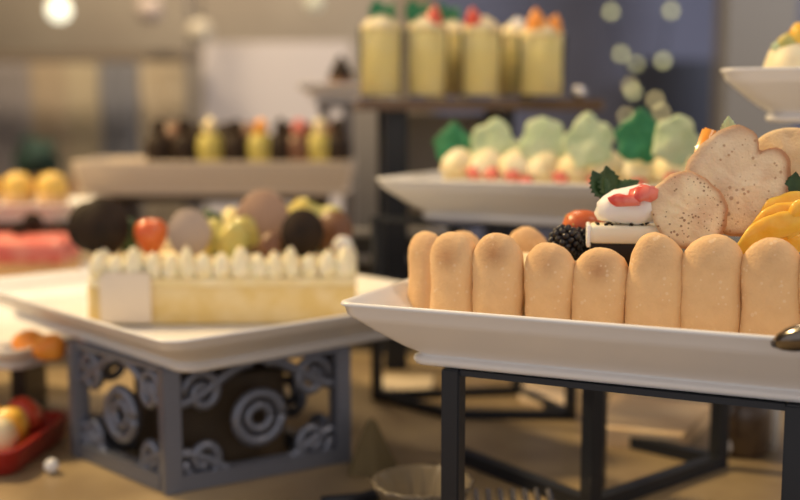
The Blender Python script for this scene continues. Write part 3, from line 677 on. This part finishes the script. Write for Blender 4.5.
# forks / tines at bottom centre
q = onz(508, 517, T)
fk = thing('serving_fork', 'metal serving fork with pale tines at the bottom edge, right of the black leg', 'fork', (q.x, q.y, T+.004))
for k in range(8): finish('tine', tube([(-.032+k*.009,.016,.010),(-.032+k*.009,-.004,.004),(-.030+k*.0085,-.05,.006)], .0024, 8), CHROME, fk)
finish('fork_root', box((0,-.052,.006), (.074,.014,.005), 0, .002), CHROME, fk)
finish('handle', tube([(0,-.055,.006),(.0,-.12,.02),(.0,-.19,.03)], .005), CHROME, fk)
# crumpled napkin / woven basket bottom left-centre
q = onz(422, 524, T)
bs = thing('glass_bowl', 'ribbed clear glass bowl at the bottom edge, left of the front left leg', 'bowl', (q.x, q.y-.005, T))
finish('bowl_body', lathe([(.016,0),(.018,.002),(.034,.030),(.036,.034),(.033,.034),(.016,.006),(.004,.005)], 48, 16, .035), mat('smoky_glass', (.30,.25,.18), .2, trans=.5), bs)
q = onz(372, 470, T)
tag(finish('folded_napkin', lathe([(.020,0),(.019,.002),(.012,.020),(.004,.040),(.0005,.044)], 24, 5, .18, 60), mat('olive_cloth', (.16,.12,.055), .85), None, loc=(q.x, q.y, T)), 'dark olive folded cloth cone between the left stand and the nearest one', 'napkin')
# small glossy white ball
def lamp(label, px, py, y, r, s, col=(1,.95,.88)):
    q = aty(px, py, y); return q
for i, (px, py, y, lab_) in enumerate([(52,467,.90,'small white ball on the table left of the silver stand')]):
    q = onz(px, py+6, T); tag(finish('white_ball', sphere(.006, u=16, v=10), mat('glossy_white', (.9,.9,.9), .1), None, loc=(q.x, q.y, T+.006)), lab_, 'ball')
# metal trays behind, between left cake and front plate
q = aty(372, 236, 1.32)
st = thing('steel_tray_rack', 'grey metal rack with horizontal rails behind the cream cake and the front plate', 'rack', (q.x, 1.36, T))
for z in (.895, .862, .80): finish('rail', box((0,0,z-T), (.24,.02,.007), 0, .002), mat('brushed_grey', (.42,.40,.37), .4, metal=.4), st, smooth=False)
for sx in (-.113,.113): finish('post', box((sx,0,.075), (.012,.018,.150)), BLACK, st, smooth=False)
finish('dark_back_panel', box((0,.02,.069), (.238,.006,.138)), mat('charcoal_panel', (.05,.045,.04), .5), st, smooth=False)
q = onz(372, 285, .805)
# ------------------------------------------------------------------ background
def wallbox(name, label, cat, px0, py0, px1, py1, y, depth, m, kind=None):
    a = aty(px0, py0, y); b = aty(px1, py1, y)
    o = finish(name, box((0,0,0), (b.x-a.x, depth, a.z-b.z), 0, .004), m, None, smooth=False, loc=((a.x+b.x)/2, y+depth/2, (a.z+b.z)/2))
    if kind: o['kind'] = 'structure'
    else: tag(o, label, cat)
    return o
wallbox('display_board', 'large plain white board standing at the back left of centre', 'board', 202, 42, 352, 320, 4.6, .04, mat('white_board', (.74,.64,.56), .7))
wallbox('wall_right', '', '', 436, -420, 1200, 700, 5.3, .1, mat('blue_grey_wall', (.115,.12,.175), .7, col2=(.14,.145,.205), nscale=2), 1)
wallbox('trim_1', '', '', 737, -300, 776, 560, 4.2, .14, mat('pillar_plaster', (.20,.17,.13), .7), 1)
wallbox('dark_cabinet', 'dark tall cabinet against the blue wall right of centre', 'cabinet', 640, 60, 722, 420, 4.9, .2, mat('dark_navy', (.035,.038,.055), .5))
wallbox('trim_2', '', '', 186, -100, 200, 560, 4.4, .06, mat('grey_post', (.22,.20,.19), .6), 1)
wallbox('trim_3', '', '', -60, 52, 200, 62, 4.5, .06, mat('brown_rail', (.22,.16,.10), .6), 1)
# curtains on the left
def curtain(label, px0, px1, col, y=4.7):
    a = aty(px0, 62, y); b = aty(px1, 62, y); bm = bmesh.new(); n = 40; rows = []
    for z in (a.z, .001):
        rows.append([(a.x+(b.x-a.x)*i/n, .03*math.sin(i*1.3), z) for i in range(n+1)])
    lo = [[Vector(c) for c in r_] + [Vector(c)+Vector((0,.008,0)) for c in reversed(r_)] for r_ in rows]
    loft(bm, lo); return tag(finish('curtain', bm, mat('curtain_'+label.split()[0], tuple(c*.9+.03 for c in col), .8), None, loc=(0,y,0)), label, 'curtain')
curtain('beige curtain at the far left of the back wall', 30, 64, (.36,.27,.17))
curtain('tan curtain second from the left of the back wall', 66, 96, (.42,.34,.22))
curtain('slate-blue curtain left of centre of the back wall', 100, 136, (.19,.18,.19))
curtain('cream curtain next to the grey post of the back wall', 140, 184, (.45,.36,.24))
curtain('grey curtain at the very left of the back wall', -10, 28, (.24,.20,.18))
# pot plant dark green at far left
q = aty(38, 160, 4.0)
pp = thing('potted_plant', 'dark green potted plant far behind at the left edge', 'plant', (q.x, 4.0, 0))
finish('pot', lathe([(.09,0),(.11,.01),(.13,.80),(.11,.80),(.10,.7)], 20), mat('clay_pot', (.30,.14,.06), .7), pp)
bm = sphere(.07, (1,1,1.2), (0,0,.88), 20, 14); jitter(bm, .05, 14, 2); finish('foliage', bm, mat('dark_foliage', (.02,.05,.03), .7), pp)
# pendant lamps
def pendant(label, px, py, y, r, s, col):
    q = aty(px, py, y); t = thing('pendant_lamp', label, 'lamp', q)
    finish('lamp_globe', sphere(r, u=24, v=16), mat('globe_'+str(px), col, .4, emit=s), t); finish('cord', tube([(0,0,r*.98),(0,0,2.9-q.z)], .004), BLACK, t); 
    finish('lamp_cap', lathe([(r*.35,r*.88),(r*.35,r*1.15),(r*.1,r*1.3)], 16), BLACK, t); return t
pendant('bright white pendant globe at the top left', 59, 10, 4.2, .042, 1.6, (1,.96,.72))
pendant('dim pinkish pendant globe at the top, left of centre', 150, 10, 4.4, .05, .02, (.62,.48,.38))
pendant('faint yellowish pendant globe left of the white board', 200, 32, 4.4, .05, .06, (.66,.55,.38))
pendant('small pinkish pendant globe above the white board', 314, 2, 4.4, .034, .2, (.8,.75,.52))
# fairy lights
fl_ = [(611,12,1),(671,11,1),(621,54,1),(663,61,1.1),(636,64,.55),(633,92,1),(655,100,1.2),(661,112,1.2),(630,86,.6),(626,116,.8)]
q0_ = aty(640, 60, 4.0)
ft = thing('fairy_light_string', 'string of small yellowish lights hanging before the blue-grey wall', 'lights', q0_)
for k, (px, py, s) in enumerate(fl_):
    q = aty(px, py, 4.0+.01*k); finish('light_bulb', sphere(.0125, u=12, v=8), mat('bulb_%d' % k, (.95,.92,.45) if k < 6 else (.95,.78,.36), .4, emit=1.0*s), ft, loc=q-q0_)
pts = [aty(px, py, 4.0+.01*k)-q0_ for k, (px, py, s) in enumerate(fl_)]
bm = bmesh.new()
order = [0, 2, 4, 8, 5, 9, 7, 6, 3, 1]
cp = []
top = Vector((pts[0].x, pts[0].y, 3.0-q0_.z)); cp = [top]+[pts[i]+Vector((0,.018,0)) for i in order]+[Vector((pts[1].x, pts[1].y, 3.0-q0_.z))]
add_tube(bm, cp, .003, 6); finish('cord', bm, BLACK, ft)
struct(finish('ceiling', box((0, 3.2, 3.03), (9, 5.6, .04)), mat('ceiling_plaster', (.6,.55,.48), .8)))

# ------------------------------------------------------------------ groups of like things
GROUPS = {'ladyfinger': 'ladyfinger biscuits standing along the nearest plate', 'chocolate_disc': 'dark chocolate discs on the cakes',
 'petit_four': 'petits fours on the long back plate', 'chocolate_cone': 'chocolate pieces in the second row of the long back plate',
 'dessert_glass': 'dessert glasses of yellow mousse on the dark slab', 'custard_tart': 'custard tarts at the far left', 'fruit_piece': 'fruit pieces in the red tray',
 'mango_slice': 'mango slices on the nearest cake', 'mint_leaf': 'mint leaves on the nearest cake', 'ruffled_leaf': 'leaves on the middle plate',
 'curtain': 'curtains on the back wall', 'pendant_lamp': 'pendant globes at the back', 'tuile_wafer': 'wafers on the nearest cake', 'fruit_chunk': 'fruit chunks on the left cake',
 'serving_plate': 'white porcelain plates of the buffet', 'orange_segment': 'orange fruit pieces on the low plate', 'blackberry': 'blackberries on the nearest cake',
 'highlight_ball': 'pair of balls standing in for highlights by the brown jar', 'riser_block': 'risers under the back plates', 'plate_stand': 'black plate stands', 'leaf_piece': 'green pieces on the left cake'}
for o in S.objects:
    k = o.name.split('.')[0]
    if o.parent is None and k in GROUPS and 'label' in o: o['group'] = GROUPS[k]
